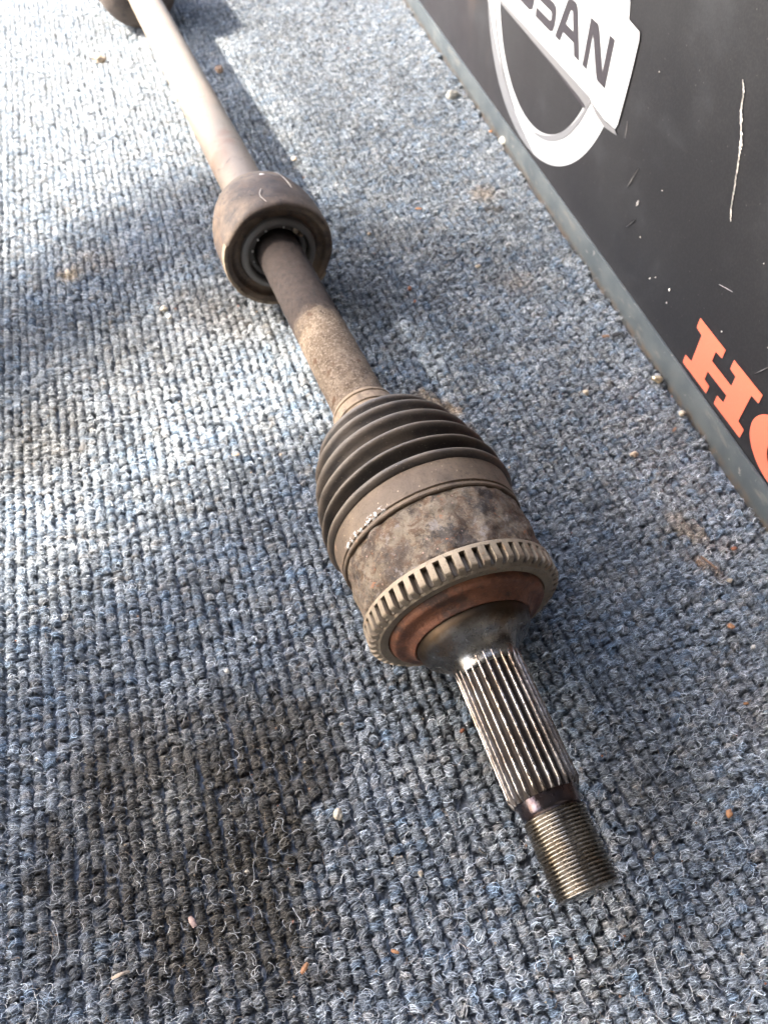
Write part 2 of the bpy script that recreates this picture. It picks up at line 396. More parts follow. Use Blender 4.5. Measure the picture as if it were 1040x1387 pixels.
def spl_g(t, th, r):
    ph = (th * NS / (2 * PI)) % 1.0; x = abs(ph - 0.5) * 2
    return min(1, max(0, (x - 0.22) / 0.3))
revolve("spline_section", [(-0.0898, 0.0150)] + [(-0.0896 + 0.0682 * k / 90, 0.0160) for k in range(91)], NS * 16, M_SPL, rfun=spl_r, sharp=60, cap0=True, attr=spl_g)

hub = [(-0.0300, 0.0150), (-0.0290, 0.0157), (-0.0262, 0.0160), (-0.0235, 0.0167), (-0.0212, 0.0182), (-0.0194, 0.0206), (-0.0178, 0.0234), (-0.0158, 0.0258), (-0.0130, 0.0274), (-0.0100, 0.0281), (-0.0080, 0.0283)]
revolve("hub_shoulder", spline_prof(hub, 5), 128, M_HUB, rfun=lump(0.00022, 60))
rf = [(-0.0082, 0.0277), (-0.0092, 0.0284), (-0.0094, 0.0293), (-0.0082, 0.0303), (-0.0066, 0.0317), (-0.0056, 0.0335), (-0.0052, 0.0357), (-0.0046, 0.0376), (-0.0030, 0.0387), (-0.0006, 0.0392), (0.0010, 0.0394)]
revolve("rust_face", spline_prof(rf, 5), 144, M_RUST, rfun=lump(0.00045, 90, 3))

# tone ring with open slots
NT_ = 50; SUB = 10
def ring_mesh():
    ri, rt, rb = 0.0395, 0.0484, 0.0455
    t0, t1, tb = -0.0022, 0.0080, 0.0100
    segs = NT_ * SUB
    def slot(j):
        ph = ((j % SUB) + 0.5) / SUB
        return ph < 0.52
    verts = []; faces = []; groove_mask = []
    def ringv(t, rfun, g=0.0):
        base = len(verts)
        for j in range(segs):
            th = 2 * PI * j / segs
            c, d = frame(t); side = -Vector((-d.y, d.x, 0)).normalized(); up = d.cross(side); up = up if up.z > 0 else -up
            r = rfun(j); verts.append(tuple(c + (side * math.cos(th) + up * math.sin(th)) * r - ORG))
            groove_mask.append(g(j) if callable(g) else g)
        return base
    S = lambda j: slot(j)
    def crown(top, bot):
        return lambda j: bot if (S(j) and S(j - 1)) or (S(j) ^ S(j-1) and False) else top
    # radius per column: a column is in the slot when both neighbours are slot cells
    ins = [S(j) and S((j - 1) % segs) for j in range(segs)]
    rr = lambda top, bot: (lambda j: bot if ins[j] else top)
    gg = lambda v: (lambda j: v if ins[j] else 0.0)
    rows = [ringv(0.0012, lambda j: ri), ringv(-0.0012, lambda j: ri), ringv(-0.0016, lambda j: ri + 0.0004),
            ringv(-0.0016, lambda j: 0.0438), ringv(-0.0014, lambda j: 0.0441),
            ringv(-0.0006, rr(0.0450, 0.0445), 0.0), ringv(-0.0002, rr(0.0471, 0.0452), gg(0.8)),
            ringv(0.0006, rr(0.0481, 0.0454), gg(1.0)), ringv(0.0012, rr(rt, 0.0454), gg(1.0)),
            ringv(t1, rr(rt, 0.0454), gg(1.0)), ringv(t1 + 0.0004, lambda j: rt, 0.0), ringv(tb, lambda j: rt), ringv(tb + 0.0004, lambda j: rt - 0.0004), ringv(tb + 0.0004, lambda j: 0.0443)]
    for a, b in zip(rows, rows[1:]):
        for j in range(segs):
            k = (j + 1) % segs; faces.append((a + j, a + k, b + k, b + j))
    me = bpy.data.meshes.new("tone_ring"); me.from_pydata(verts, [], faces)
    at = me.attributes.new('groove_mask', 'FLOAT', 'POINT'); at.data.foreach_set('value', groove_mask)
    bm = bmesh.new(); bm.from_mesh(me); bmesh.ops.recalc_face_normals(bm, faces=bm.faces); bm.to_mesh(me); bm.free()
    me.polygons.foreach_set('use_smooth', [True] * len(me.polygons)); me.set_sharp_from_angle(angle=R(32))
    return me
link_mesh("tone_ring", ring_mesh(), M_RING, AX)

bell = resample([(0.0095, 0.0429), (0.0102, 0.0450), (0.0123, 0.0458), (0.0160, 0.0462), (0.0385, 0.0469), (0.0401, 0.0466), (0.0415, 0.0450), (0.0423, 0.0450)], 0.0012)
revolve("joint_bell", bell, 200, M_BELL, rfun=lump(0.0015, 110, 9))
band = [(0.0407, 0.0458), (0.0409, 0.0475), (0.0415, 0.0480), (0.0425, 0.0480), (0.0428, 0.0473), (0.0435, 0.0473), (0.0440, 0.0481), (0.0548, 0.0487), (0.0561, 0.0488), (0.0564, 0.0481), (0.0564, 0.0468)]
revolve("boot_clamp", resample(band, 0.0015), 160, M_BAND, rfun=lump(0.00025, 60, 5), sharp=30)
bt = [(0.0563, 0.0475), (0.0567, 0.0491), (0.0586, 0.0513), (0.0605, 0.0510), (0.0623, 0.0484), (0.0637, 0.0449), (0.0657, 0.0446), (0.0670, 0.0474), (0.0683, 0.0508), (0.0703, 0.0505),
      (0.0729, 0.0458), (0.0751, 0.0434), (0.0773, 0.0446), (0.0799, 0.0485), (0.0822, 0.0489), (0.0850, 0.0449), (0.0870, 0.0418), (0.0894, 0.0428), (0.0922, 0.0458), (0.0947, 0.0461),
      (0.0976, 0.0426), (0.0996, 0.0396), (0.1019, 0.0402), (0.1048, 0.0426), (0.1070, 0.0423), (0.1096, 0.0385), (0.1115, 0.0358), (0.1136, 0.0363), (0.1160, 0.0377), (0.1185, 0.0367),
      (0.1215, 0.0329), (0.1245, 0.0298), (0.1277, 0.0267), (0.1309, 0.0220), (0.1327, 0.0190), (0.1340, 0.0180)]
def crest(t, th, r):
    env = [(0.0556, 0.0513), (0.0690, 0.0508), (0.0812, 0.0489), (0.0937, 0.0462), (0.1060, 0.0428), (0.1170, 0.0379), (0.1255, 0.0306), (0.1327, 0.0225)]
    for (a, ra), (b, rb) in zip(env, env[1:]):
        if a <= t <= b:
            e = ra + (rb - ra) * (t - a) / (b - a); return max(0.0, min(1.0, 1 - (e - r) / 0.0022))
    return 0.3
revolve("rubber_boot", spline_prof(bt, 5), 144, M_BOOT, rfun=lump(0.0004, 30, 2), attr=crest, sharp=70)
col = [(0.1535, 0.0188), (0.1540, 0.0197), (0.1570, 0.0199), (0.1573, 0.0186), (0.1580, 0.0186), (0.1588, 0.0197), (0.1650, 0.0196), (0.1655, 0.0181), (0.1661, 0.0181), (0.1670, 0.0192), (0.1690, 0.0190), (0.1698, 0.0178), (0.1700, 0.0164)]
col = [(0.1330 + (t - 0.1535) * 0.92, r) for t, r in col]
revolve("boot_collar", resample(col, 0.0012), 96, M_COLLAR, rfun=lump(0.0002, 90, 1), sharp=30)
revolve("middle_shaft", resample([(0.1460, 0.0168), (0.3400, 0.0160)], 0.002), 96, M_MID, rfun=lump(0.00035, 160, 4))
dm = [(0.345, 0.0163), (0.3335, 0.0166), (0.3300, 0.0172), (0.3288, 0.0185), (0.3286, 0.0200), (0.3282, 0.0212), (0.3256, 0.0217), (0.3238, 0.0226), (0.3230, 0.0242), (0.3233, 0.0260), (0.3246, 0.0275), (0.3275, 0.0281)]
revolve("damper_core", spline_prof(dm, 5), 112, M_DAMPIN, rfun=lump(0.0003, 60, 8))
do = [(0.3270, 0.0278), (0.3285, 0.0292), (0.3285, 0.0318), (0.3268, 0.0336), (0.3252, 0.0342), (0.3242, 0.0350), (0.3234, 0.0366), (0.3230, 0.0382), (0.3245, 0.0396), (0.3275, 0.0404), (0.3320, 0.0408), (0.3345, 0.0409), (0.3352, 0.0405), (0.3362, 0.0410), (0.3560, 0.0407), (0.3660, 0.0394), (0.3745, 0.0374), (0.3815, 0.0346), (0.3865, 0.0312), (0.3895, 0.0265), (0.3908, 0.0220), (0.3912, 0.0170)]
DAMP = revolve("vibration_damper", resample(spline_prof(do, 3), 0.003), 144, M_DAMP, rfun=lump(0.0009, 26, 6), sharp=60)
revolve("tube_shaft", resample([(0.3860, 0.0173), (0.9400, 0.0171)], 0.006), 72, M_TUBE, rfun=lump(0.0002, 60, 12))
cp = [(0.9130, 0.0170), (0.9135, 0.0200), (0.9150, 0.0260), (0.9190, 0.0330), (0.9250, 0.0390), (0.9330, 0.0440), (0.9450, 0.0475), (0.9600, 0.0490), (0.98, 0.0490), (1.03, 0.0490), (1.04, 0.0490), (1.045, 0.0430), (1.047, 0.0200)]
revolve("inner_joint_cup", spline_prof(cp, 4), 112, M_CUP, rfun=lump(0.0005, 30, 15), cap1=True)

def tube_mesh(pts, rad, sides=5, close=True):
    """tube along points; rad number or list"""
    v = []; f = []
    n = len(pts)
    prev = None
    for i, p in enumerate(pts):
        p = Vector(p); a = Vector(pts[max(0, i-1)]); b = Vector(pts[min(n-1, i+1)])
        d = (b - a).normalized()
        if prev is None: s = d.orthogonal().normalized()
        else:
            s = prev - d * prev.dot(d); s = s.normalized() if s.length > 1e-6 else d.orthogonal().normalized()
        prev = s; u = d.cross(s); r = rad[i] if isinstance(rad, (list, tuple)) else rad
        for k in range(sides):
            a_ = 2 * PI * k / sides; v.append(tuple(p + (s * math.cos(a_) + u * math.sin(a_)) * r))
    for i in range(n - 1):
        for k in range(sides):
            q = (k + 1) % sides; f.append((i*sides+k, i*sides+q, (i+1)*sides+q, (i+1)*sides+k))
    if close: f.append(tuple(reversed(range(sides)))); f.append(tuple(range((n-1)*sides, n*sides)))
    return v, f

def damp_r(t):
    P = [p for p in do if p[1] > 0.03 or p[0] > 0.375][6:]
    for (a, ra), (b, rb) in zip(P, P[1:]):
        if a <= t <= b and b > a: return ra + (rb - ra) * (t - a) / (b - a)
    return 0.0400
# small marks on the damper: a pale spatter, a moulding seam, a hair, a nick and a raised cast lozenge
def on_surf(t, th, r):
    c, d = frame(t); side = -Vector((-d.y, d.x, 0)).normalized(); up = d.cross(side); up = up if up.z > 0 else -up
    return c + (side * math.cos(th) + up * math.sin(th)) * r - ORG
def plain(name, col, rough=0.7, metal=0.0, n=(400, 0.25)):
    t = NT(name); f = t.noise(n[0], 4, 0.6)
    c = t.mix(t.rng(f, 0.35, 0.7), col, tuple(x * (1 - n[1] * 1.6) for x in col))
    return t.done(c, rough, metal, t.bump(f, 0.3, 0.0004))
M_SPAT = plain("pale_spatter", (0.62, 0.60, 0.57)); M_HAIR = plain("pale_hair", (0.52, 0.46, 0.40)); M_DARKM = plain("dark_nick", (0.04, 0.03, 0.025))
v = [tuple(on_surf(0.3650 + 0.0014 * math.cos(a) * (1 + .2 * math.sin(3*a)), 1.50 + 0.045 * math.sin(a), damp_r(0.365) + 0.0003)) for a in [2*PI*k/12 for k in range(12)]]
ob = link_mesh("paint_spatter", mesh_of("paint_spatter", v + [tuple(on_surf(0.3650, 1.50, damp_r(0.365) + 0.0009))], [(k, (k+1) % 12, 12) for k in range(12)]), M_SPAT, DAMP)
v, f = tube_mesh([on_surf(0.387 - 0.041 * k / 12, 1.12 - 0.030 * k / 12, damp_r(0.387 - 0.041 * k / 12) - 0.0001) for k in range(13)], 0.00030, 5)
link_mesh("moulding_seam", mesh_of("moulding_seam", v, f), M_HAIR, DAMP)
v, f = tube_mesh([on_surf(0.343 - 0.0022 * k, 1.66 + 0.07 * math.sin(k * 0.42), damp_r(0.343 - 0.0022 * k) + 0.0002 - (0.0012 * (k - 6) if k > 6 else 0)) for k in range(9)], 0.00025, 5)
link_mesh("hair", mesh_of("hair", v, f), M_HAIR, DAMP)
for (tt, th0, L, a) in ((0.3410, 1.86, 0.0040, 0.0), (0.3600, 2.32, 0.010, 0.3), (0.3520, 2.62, 0.008, -0.5), (0.3660, 2.80, 0.009, 0.9), (0.3345, 0.20, 0.004, 0.2), (0.3600, 2.45, 0.006, -0.9)):
    pts = [on_surf(tt + L * (k/6 - .5) * math.cos(a), th0 + L * (k/6 - .5) * math.sin(a + 1.2) * 20 * .6, damp_r(tt) + 0.0001) for k in range(7)]
    v, f = tube_mesh(pts, [0.0001, 0.0003, 0.0004, 0.0005, 0.0004, 0.0003, 0.0001], 5)
    link_mesh("nick", mesh_of("nick", v, f), M_DARKM, DAMP)
lv = []; lf = []; LN = 60  # torn dusty tan rim; its sunlit tone is painted into the colour
for k in range(LN + 1):
    th = 2.75 + 2.95 * k / LN; w = 0.0009 + 0.0011 * abs(mnoise.noise(Vector((th * 6, 1, 1)))) + 0.0008 * math.sin(PI * k / LN)
    tear = 0.0014 if 0.33 < k / LN < 0.37 else 0.0
    for (dt, rr) in ((0.0040, 0.0411), (0.0010, 0.0413 + tear * .4), (-0.0010 - tear, 0.0408), (-0.0012 - tear, 0.0404 - w), (0.0005, 0.0396 - w)):
        lv.append(tuple(on_surf(0.3240 + dt, th, rr * (1 - (0.012 if k in (0, LN) else 0)))))
for k in range(LN):
    for q in range(4): lf.append((k*5+q, k*5+q+1, (k+1)*5+q+1, (k+1)*5+q))
link_mesh("sunlit_worn_lip", mesh_of("sunlit_worn_lip", lv, lf, True, 50), M_LIP, DAMP)
# grit caught in the damper mouth
for k, (tt, th0, rr, s) in enumerate(((0.3282, 1.95, 0.0195, 0.0011), (0.3282, 2.9, 0.0190, 0.0010), (0.3284, 3.35, 0.0192, 0.0009), (0.3272, 0.80, 0.0200, 0.0022), (0.3274, 0.52, 0.0204, 0.0018), (0.3284, 1.25, 0.0188, 0.0008), (0.3283, 2.4, 0.0183, 0.0008))):
    bm = bmesh.new(); bmesh.ops.create_icosphere(bm, subdivisions=2, radius=s)
    for w in bm.verts: w.co *= 1 + 0.5 * mnoise.noise(w.co * 900 + Vector((k, 0, 0)))
    bmesh.ops.translate(bm, verts=bm.verts, vec=on_surf(tt, th0, rr)); me = bpy.data.meshes.new("grit"); bm.to_mesh(me); bm.free()
    link_mesh("grit", me, M_COLLAR if k in (3, 4) else M_SPAT, AX)

build_light_blockers()
# ------------------------------------------------------------------ sign board
BX, BY = 0.23042, 0.28702
BU = Vector((0.222389, -0.974958, 0)); BN = Vector((0.974958, 0.222388, 0))
BD = empty("sign_board", (BX, BY, 0), math.atan2(BU.y, BU.x))
tag(BD, "black printed board standing at the carpet edge with silver badge and orange letters", "sign board")
def mat_board():
    t = NT("black_printed_vinyl")
    n1 = t.noise(5, 4, 0.6); n2 = t.noise(650, 3, 0.7)
    st = t.noise(14, 4, 0.6, t.mapv((1.0, 1.0, 0.35), (1, 2, 0), (0, 0.35, 0)))
    x = t.sep(t.co)[0]
    c = t.mix(t.rng(x, -0.75, -0.15), (0.0164, 0.0125, 0.0140), (0.0086, 0.0086, 0.0101))
    c = t.mix(t.rng(n1, 0.4, 0.7, 0, 0.5), c, (0.0101, 0.0101, 0.0117))
    far = t.rng(x, -0.62, -0.45, 1, 0)
    c = t.mix(t.math('MULTIPLY', t.rng(st, 0.56, 0.68, 0, 0.55), far), c, (0.0601, 0.0406, 0.0335))
    c = t.mix(t.math('MULTIPLY', t.rng(t.noise(11, 3, 0.5, t.mapv((1, 1, 0.5), (4, 2, 0), (0, 0.5, 0))), 0.58, 0.64, 0, 0.6), far), c, (0.0070, 0.0062, 0.0070))
    c = t.mix(t.rng(n2, 0.40, 0.70, 0, 0.55), c, (0.0265, 0.0250, 0.0250))
    c = t.mix(t.rng(t.voro(120), 0.05, 0.075, 0.8, 0), c, (0.0702, 0.0632, 0.0601))
    c = t.mix(t.rng(t.noise(9, 6, 0.7, t.mapv((1, 1, 1.6), (7, 1, 3), (0, 0.5, 0))), 0.52, 0.72, 0, 0.5), c, (0.034, 0.035, 0.038))
    c = t.mix(t.rng(t.noise(2.2, 6, 0.75, t.mapv((3, 1, 40), (1, 1, 3), (0, 1.1, 0))), 0.60, 0.75, 0, 0.35), c, (0.05, 0.05, 0.052))
    g = t.math('MULTIPLY', t.rng(t.noise(30, 5, 0.7), 0.55, 0.8, 0, 0.4), 1.0)
    c = t.mix(g, c, (0.0351, 0.0351, 0.0367))
    return t.done(c, t.rng(n1, 0.3, 0.7, 0.42, 0.58), 0, t.bump(n2, 0.15, 0.0003), 0.45)
def mat_strip():
    t = NT("grey_painted_strip")
    n1 = t.noise(30, 6, 0.6); n2 = t.noise(70, 5, 0.65, t.mapv((0.5, 1, 1.6), (4, 1, 2))); n3 = t.noise(1000, 2)
    c = t.mix(t.rng(n1, 0.35, 0.65), (0.047, 0.056, 0.061), (0.070, 0.079, 0.081))
    c = t.mix(t.rng(n2, 0.55, 0.7, 0, 0.75), c, (0.122, 0.117, 0.106))
    c = t.mix(t.rng(t.noise(160, 4, 0.6), 0.66, 0.72, 0, 0.8), c, (0.189, 0.184, 0.171))
    z = t.sep(t.co)[2]
    c = t.mix(t.math('MULTIPLY', t.rng(z, 0.0045, -0.001), t.rng(t.noise(120, 4), 0.4, 0.6, 0.2, 0.9)), c, (0.090, 0.070, 0.052))
    return t.done(c, 0.42, 0, t.bump(n3, 0.2, 0.0003, t.bump(n1, 0.15, 0.001)), 0.5)
def box(name, x0, x1, y0, y1, z0, z1, mat, parent, bev=0.0, cuts=0):
    bm = bmesh.new(); bmesh.ops.create_cube(bm, size=1)
    for w in bm.verts: w.co = Vector((x0 if w.co.x < 0 else x1, y0 if w.co.y < 0 else y1, z0 if w.co.z < 0 else z1))
    if bev: bmesh.ops.bevel(bm, geom=list(bm.edges), offset=bev, segments=2, affect='EDGES', profile=0.6)
    me = bpy.data.meshes.new(name); bm.to_mesh(me); bm.free()
    if bev: me.polygons.foreach_set('use_smooth', [True] * len(me.polygons)); me.set_sharp_from_angle(angle=R(40))
    return link_mesh(name, me, mat, parent)
M_BOARD = mat_board(); M_STRIP = mat_strip()
PANEL = box("panel", -1.60, 0.30, 0.0004, 0.0180, 0.006, 0.80, M_BOARD, BD, 0.0006)
# angle strip: upright leg proud of the panel, lip along the top
box("edge_strip", -1.61, 0.31, -0.0018, 0.0002, -0.006, 0.0195, M_STRIP, BD, 0.0004)

def flat_shape(name, loops, mat, parent, y=0.0, depth=0.0002):
    """printed shape on the board: loops of (s, z) in mm, s counted away from the camera"""
    cu = bpy.data.curves.new(name, 'CURVE'); cu.dimensions = '2D'; cu.fill_mode = 'BOTH'; cu.extrude = depth / 2
    for lp in loops:
        sp = cu.splines.new('POLY'); sp.points.add(len(lp) - 1); sp.use_cyclic_u = True
        for p, (s, z) in zip(sp.points, lp): p.co = (-s / 1000, z / 1000, 0, 1)
    tmp = bpy.data.objects.new("tmp", cu); me = bpy.data.meshes.new_from_object(tmp)
    bpy.data.objects.remove(tmp); bpy.data.curves.remove(cu)
    for w in me.vertices: w.co = (w.co.x, y - w.co.z, w.co.y)   # stand it upright
    me.name = name; me.materials.clear()
    return link_mesh(name, me, mat, parent)
def print_mat(name, a, b=None, lo=0.0, hi=1.0, axis=2, rough=0.4, grain=0.1):
    t = NT(name); c = a
    if b:
        c = t.mix(t.rng(t.sep(t.co)[axis], lo, hi), a, b)
    c = t.mix(t.rng(t.noise(700, 3, 0.6), 0.5, 0.8, 0, grain), c, (0.35, 0.33, 0.32))
    return t.done(c, rough, 0, None, 0.45)
M_SILV = print_mat("silver_print", (0.27, 0.27, 0.275), (0.36, 0.36, 0.36), 0.02, 0.12)
M_SILV2 = print_mat("silver_bar_print", (0.33, 0.33, 0.33), (0.38, 0.38, 0.38), 0.10, 0.16)
M_GREYP = print_mat("grey_bevel_print", (0.085, 0.082, 0.085), (0.12, 0.118, 0.12), 0.02, 0.11)
M_GREYQ = print_mat("pale_grey_print", (0.125, 0.125, 0.13))
M_DKP = print_mat("charcoal_print", (0.026, 0.022, 0.026))
M_ORG = print_mat("orange_print", (0.52, 0.120, 0.068), None, rough=0.45, grain=0.06)
def ell(cx, cz, a, b, a0=0, a1=360, n=64):
    return [(cx + a * math.cos(R(a0 + (a1 - a0) * k / n)), cz + b * math.sin(R(a0 + (a1 - a0) * k / n))) for k in range(n)]
CXL, CZL = 443, 140
badge = flat_shape("badge_ring", [ell(CXL, CZL, 149, 117.5, n=120), ell(CXL, CZL, 113, 96, n=120)], M_SILV, BD)
tag(badge, "silver printed ring of the badge")
# printed bevels of the ring: thin crescents along its inner side and left flank
def crescent(a0, a1, oa, ob, wa, n=40):
    out = [(CXL + oa * math.cos(R(a0 + (a1-a0) * k / n)), CZL + ob * math.sin(R(a0 + (a1-a0) * k / n))) for k in range(n + 1)]
    inn = []
    for k in range(n, -1, -1):
        u = k / n; w = wa * math.sin(PI * u) ** 0.7
        inn.append((CXL + (oa - w) * math.cos(R(a0 + (a1-a0) * u)), CZL + (ob - w) * math.sin(R(a0 + (a1-a0) * u))))
    return out + inn
flat_shape("ring_bevel", [crescent(-74, -8, 130, 105.5, 4.0)], M_GREYP, badge, -0.0004)
flat_shape("ring_bevel", [crescent(-98, -20, 148.6, 117.2, 13.0)], M_GREYQ, badge, -0.0004)
flat_shape("ring_bevel", [crescent(-170, -95, 119.5, 100.5, 5.0)], M_GREYQ, badge, -0.0004)
bar = flat_shape("badge_bar", [[(611, 109.3), (332.6, 109.3), (328, 107.6), (303, 105.7), (284.2, 107.0), (281.8, 111.4), (279.4, 144), (279.4, 167.0), (281.5, 171), (300, 172.5), (586, 172.5), (602, 171), (606, 165), (607, 144), (606, 114)]], M_SILV2, BD, -0.0006)
tag(bar, "white bar across the badge carrying dark capital letters")
flat_shape("bar_lip", [[(551, 109.1), (551, 106.6), (540, 106.2), (482, 105.2), (399, 103.8), (350, 102.2), (334, 100.5), (331, 104.0), (329, 107.6), (334, 109.1)]], M_GREYP, bar, -0.0005)
flat_shape("bar_lip", [[(548, 105.7), (482, 104.9), (399, 103.5), (350, 101.9), (338, 100.4), (336, 98.6), (345, 98.8), (400, 102.4), (482, 104.4), (548, 105.4)]], M_DKP, bar, -0.0004)
flat_shape("bar_end_shade", [[(328.5, 107.2), (315, 106.4), (303, 105.4), (284.6, 106.7), (279, 104.8), (300, 101.4), (318, 103.6)]], M_GREYP, bar, -0.0008)
N_ = [(354.0, 124.0), (354.0, 156.0), (341.3, 156.0), (337.6, 153.0), (320.0, 131.5), (320.0, 155.8), (311.9, 155.8), (311.9, 124.0), (325.5, 124.0), (329.0, 127), (346.4, 148.4), (346.4, 124.0)]
A_ = [(412.0, 124.2), (398.8, 152.8), (395, 155.8), (390.0, 156.4), (383, 156.4), (378.6, 153.5), (361.2, 124.2), (371.0, 124.2), (375.6, 131.8), (398.4, 131.8), (401.8, 124.2)]
AH = [(395.8, 138.3), (390.6, 149.6), (386.2, 149.6), (379.6, 138.3)]
S_ = [(457.8, 156), (423, 156), (417.6, 152), (417.6, 149), (447, 149), (450.4, 147.5), (450.4, 144.8), (447.8, 143.8), (424, 143.8), (417.6, 140), (416.2, 136), (416.4, 129), (420, 124.6), (427, 123.8), (457.6, 123.8), (457.8, 130.4), (428, 130.4), (424.4, 132), (424.4, 135.6), (427, 137.0), (452, 137.0), (457.6, 140), (458.8, 146), (458.6, 152)]
# S runs the other way round: shape it as a proper S read left to right (towards smaller s)
S_ = [(416.4, 156.0), (451, 156.0), (457, 153.5), (458.6, 149), (458.6, 143), (456, 138.6), (451, 137.0), (426.6, 137.0), (424.4, 135.6), (424.4, 131.6), (427, 130.4), (457.8, 130.4), (457.8, 123.8), (424, 123.8), (418, 126), (416.2, 130.5), (416.2, 138), (418.6, 142.4), (424, 143.8), (448, 143.8), (450.4, 145.2), (450.4, 148.2), (448, 149.4), (416.4, 149.4)]
shift = lambda L, d: [(s + d, z) for s, z in L]
for nm, loops in (("letter", [N_]), ("letter", [A_, AH]), ("letter", [S_]), ("letter", [shift(S_, 49.0)]),
                  ("letter", [[(514.5, 124), (514.5, 156), (523, 156), (523, 124)]]), ("letter", [shift(N_, 218)])):
    flat_shape(nm, loops, M_DKP, bar, -0.0010)
H_ = [(123.2, 59.2), (90.4, 59.2), (90.4, 52.6), (97.8, 52.0), (97.8, 44.6), (73.3, 44.6), (73.3, 52.2), (80.3, 52.8), (80.3, 59.6), (47.6, 60.0), (47.6, 53.6), (55.2, 53.0), (55.6, 31.6), (48.4, 31.0), (48.4, 24.0), (81.0, 23.4), (81.0, 30.0), (73.6, 30.6), (73.6, 36.6), (97.6, 36.2), (97.6, 29.6), (91.0, 29.2), (91.0, 23.0), (123.8, 22.6), (123.8, 28.8), (115.8, 29.6), (115.9, 51.0), (123.2, 51.8)]
OL = empty("lettering"); OL.parent = BD
OL2 = flat_shape("letter", [H_], M_ORG, BD, -0.0001); tag(OL2, "orange slab letter H")
bpy.data.objects.remove(OL)
OL3 = flat_shape("letter", [ell(13, 41.0, 32.5, 19.5, n=80), ell(13, 41.0, 13.5, 12.0, n=60)], M_ORG, BD, -0.0001); tag(OL3, "orange letter O, partly beyond the picture edge")

# scratches through the print
M_SCR = plain("chipped_white_scratch", (0.62, 0.58, 0.52), 0.8)
def scratch(pts, w, name="scratch", sub=4, mat=None):
    rnd = random.Random(len(pts) + int(w * 1e5)); P = []
    for (a, b) in zip(pts, pts[1:]):
        for k in range(sub): P.append((a[0] + (b[0]-a[0])*k/sub, a[1] + (b[1]-a[1])*k/sub))
    P.append(pts[-1]); v = []; f = []
    n = len(P)
    for i, (s, z) in enumerate(P):
        ww = w * (0.25 + rnd.random()) * (1 if 0 < i < n - 1 else .15) * (1.7 if abs(i / n - .38) < .14 else .75)
        jx = rnd.uniform(-.5, .5) * w * .8
        v += [(-(s + jx + ww) / 1000, -0.0003, z / 1000), (-(s + jx) / 1000, -0.0009, z / 1000), (-(s + jx - ww) / 1000, -0.0003, z / 1000)]
    for i in range(n - 1):
        a = i * 3; f += [(a, a+3, a+4, a+1), (a+1, a+4, a+5, a+2)]
    return link_mesh(name, mesh_of(name, v, f, False), mat or M_SCR, BD)
scratch([(161.0, 188.2), (156.7, 183.3), (153.8, 174.8), (144.9, 162.8), (141.2, 154.2), (135.9, 139.7), (132.1, 128.2), (128.6, 123.3)], 0.85, sub=12)
M_SCR2 = plain("faint_scratch", (0.27, 0.25, 0.24), 0.8)
for L, w in (([(248.5, 82.3), (240.4, 99.9)], .35), ([(230.3, 77.1), (229.3, 82.4)], .8), ([(267.5, 108), (269.8, 119)], .3), ([(236, 58), (226, 70)], .25), ([(118, 88), (104, 92)], .25), ([(60, 66), (52, 78)], .3)):
    scratch(L, w, sub=3, mat=M_SCR2)
rnd = random.Random(3)
for (s, z, q) in ((188.8, 45.1, .5), (163.6, 53.0, .8), (161.7, 43.8, .5), (183, 50, .4), (100.0, 66, .45), (205, 102, .35), (60, 85, .35), (246, 160, .35), (215, 62, .4), (90, 120, .35)):
    vv = [(-(s + q * math.cos(a) * (1 + .3 * rnd.random())) / 1000, -0.0002, (z + q * math.sin(a) * 1.2) / 1000) for a in [2*PI*k/8 for k in range(8)]] + [(-s / 1000, -0.0008, z / 1000)]
    link_mesh("paint_fleck", mesh_of("paint_fleck", vv, [(k, (k+1) % 8, 8) for k in range(8)]), M_SCR, BD)

# ------------------------------------------------------------------ carpet
ZB = -0.0042
RIB = R(-17.5)
rd = Vector((math.sin(RIB), math.cos(RIB))); rx = Vector((math.cos(RIB), -math.sin(RIB)))
def mat_backing():
    t = NT("carpet_backing")
    m = t.mapv((1, 1, 1), (0, 0, 0), (0, 0, -RIB))
    w = t.n.new('ShaderNodeTexWave'); w.wave_type = 'BANDS'; w.bands_direction = 'X'; w.inputs['Scale'].default_value = 1 / 0.0059 / (20 / (2*PI)) 
    w.inputs['Distortion'].default_value = 0.6; t.l.new(m, w.inputs['Vector'])
    n = t.noise(420, 3, 0.7)
    c = t.mix(t.rng(n, 0.3, 0.7), (0.07, 0.08, 0.095), (0.18, 0.195, 0.22))
    return t.done(c, 0.95, 0, t.bump(n, 0.8, 0.003, t.bump(w.outputs[1], 0.8, 0.003)), 0.1)
M_BACK = mat_backing()
bm = bmesh.new(); bmesh.ops.create_grid(bm, x_segments=8, y_segments=8, size=1)
for w in bm.verts: w.co = Vector((w.co.x * 2.4, w.co.y * 2.6 + 0.6, ZB))
me = bpy.data.meshes.new("carpet"); bm.to_mesh(me); bm.free()
tag(link_mesh("carpet", me, M_BACK), kind='structure')

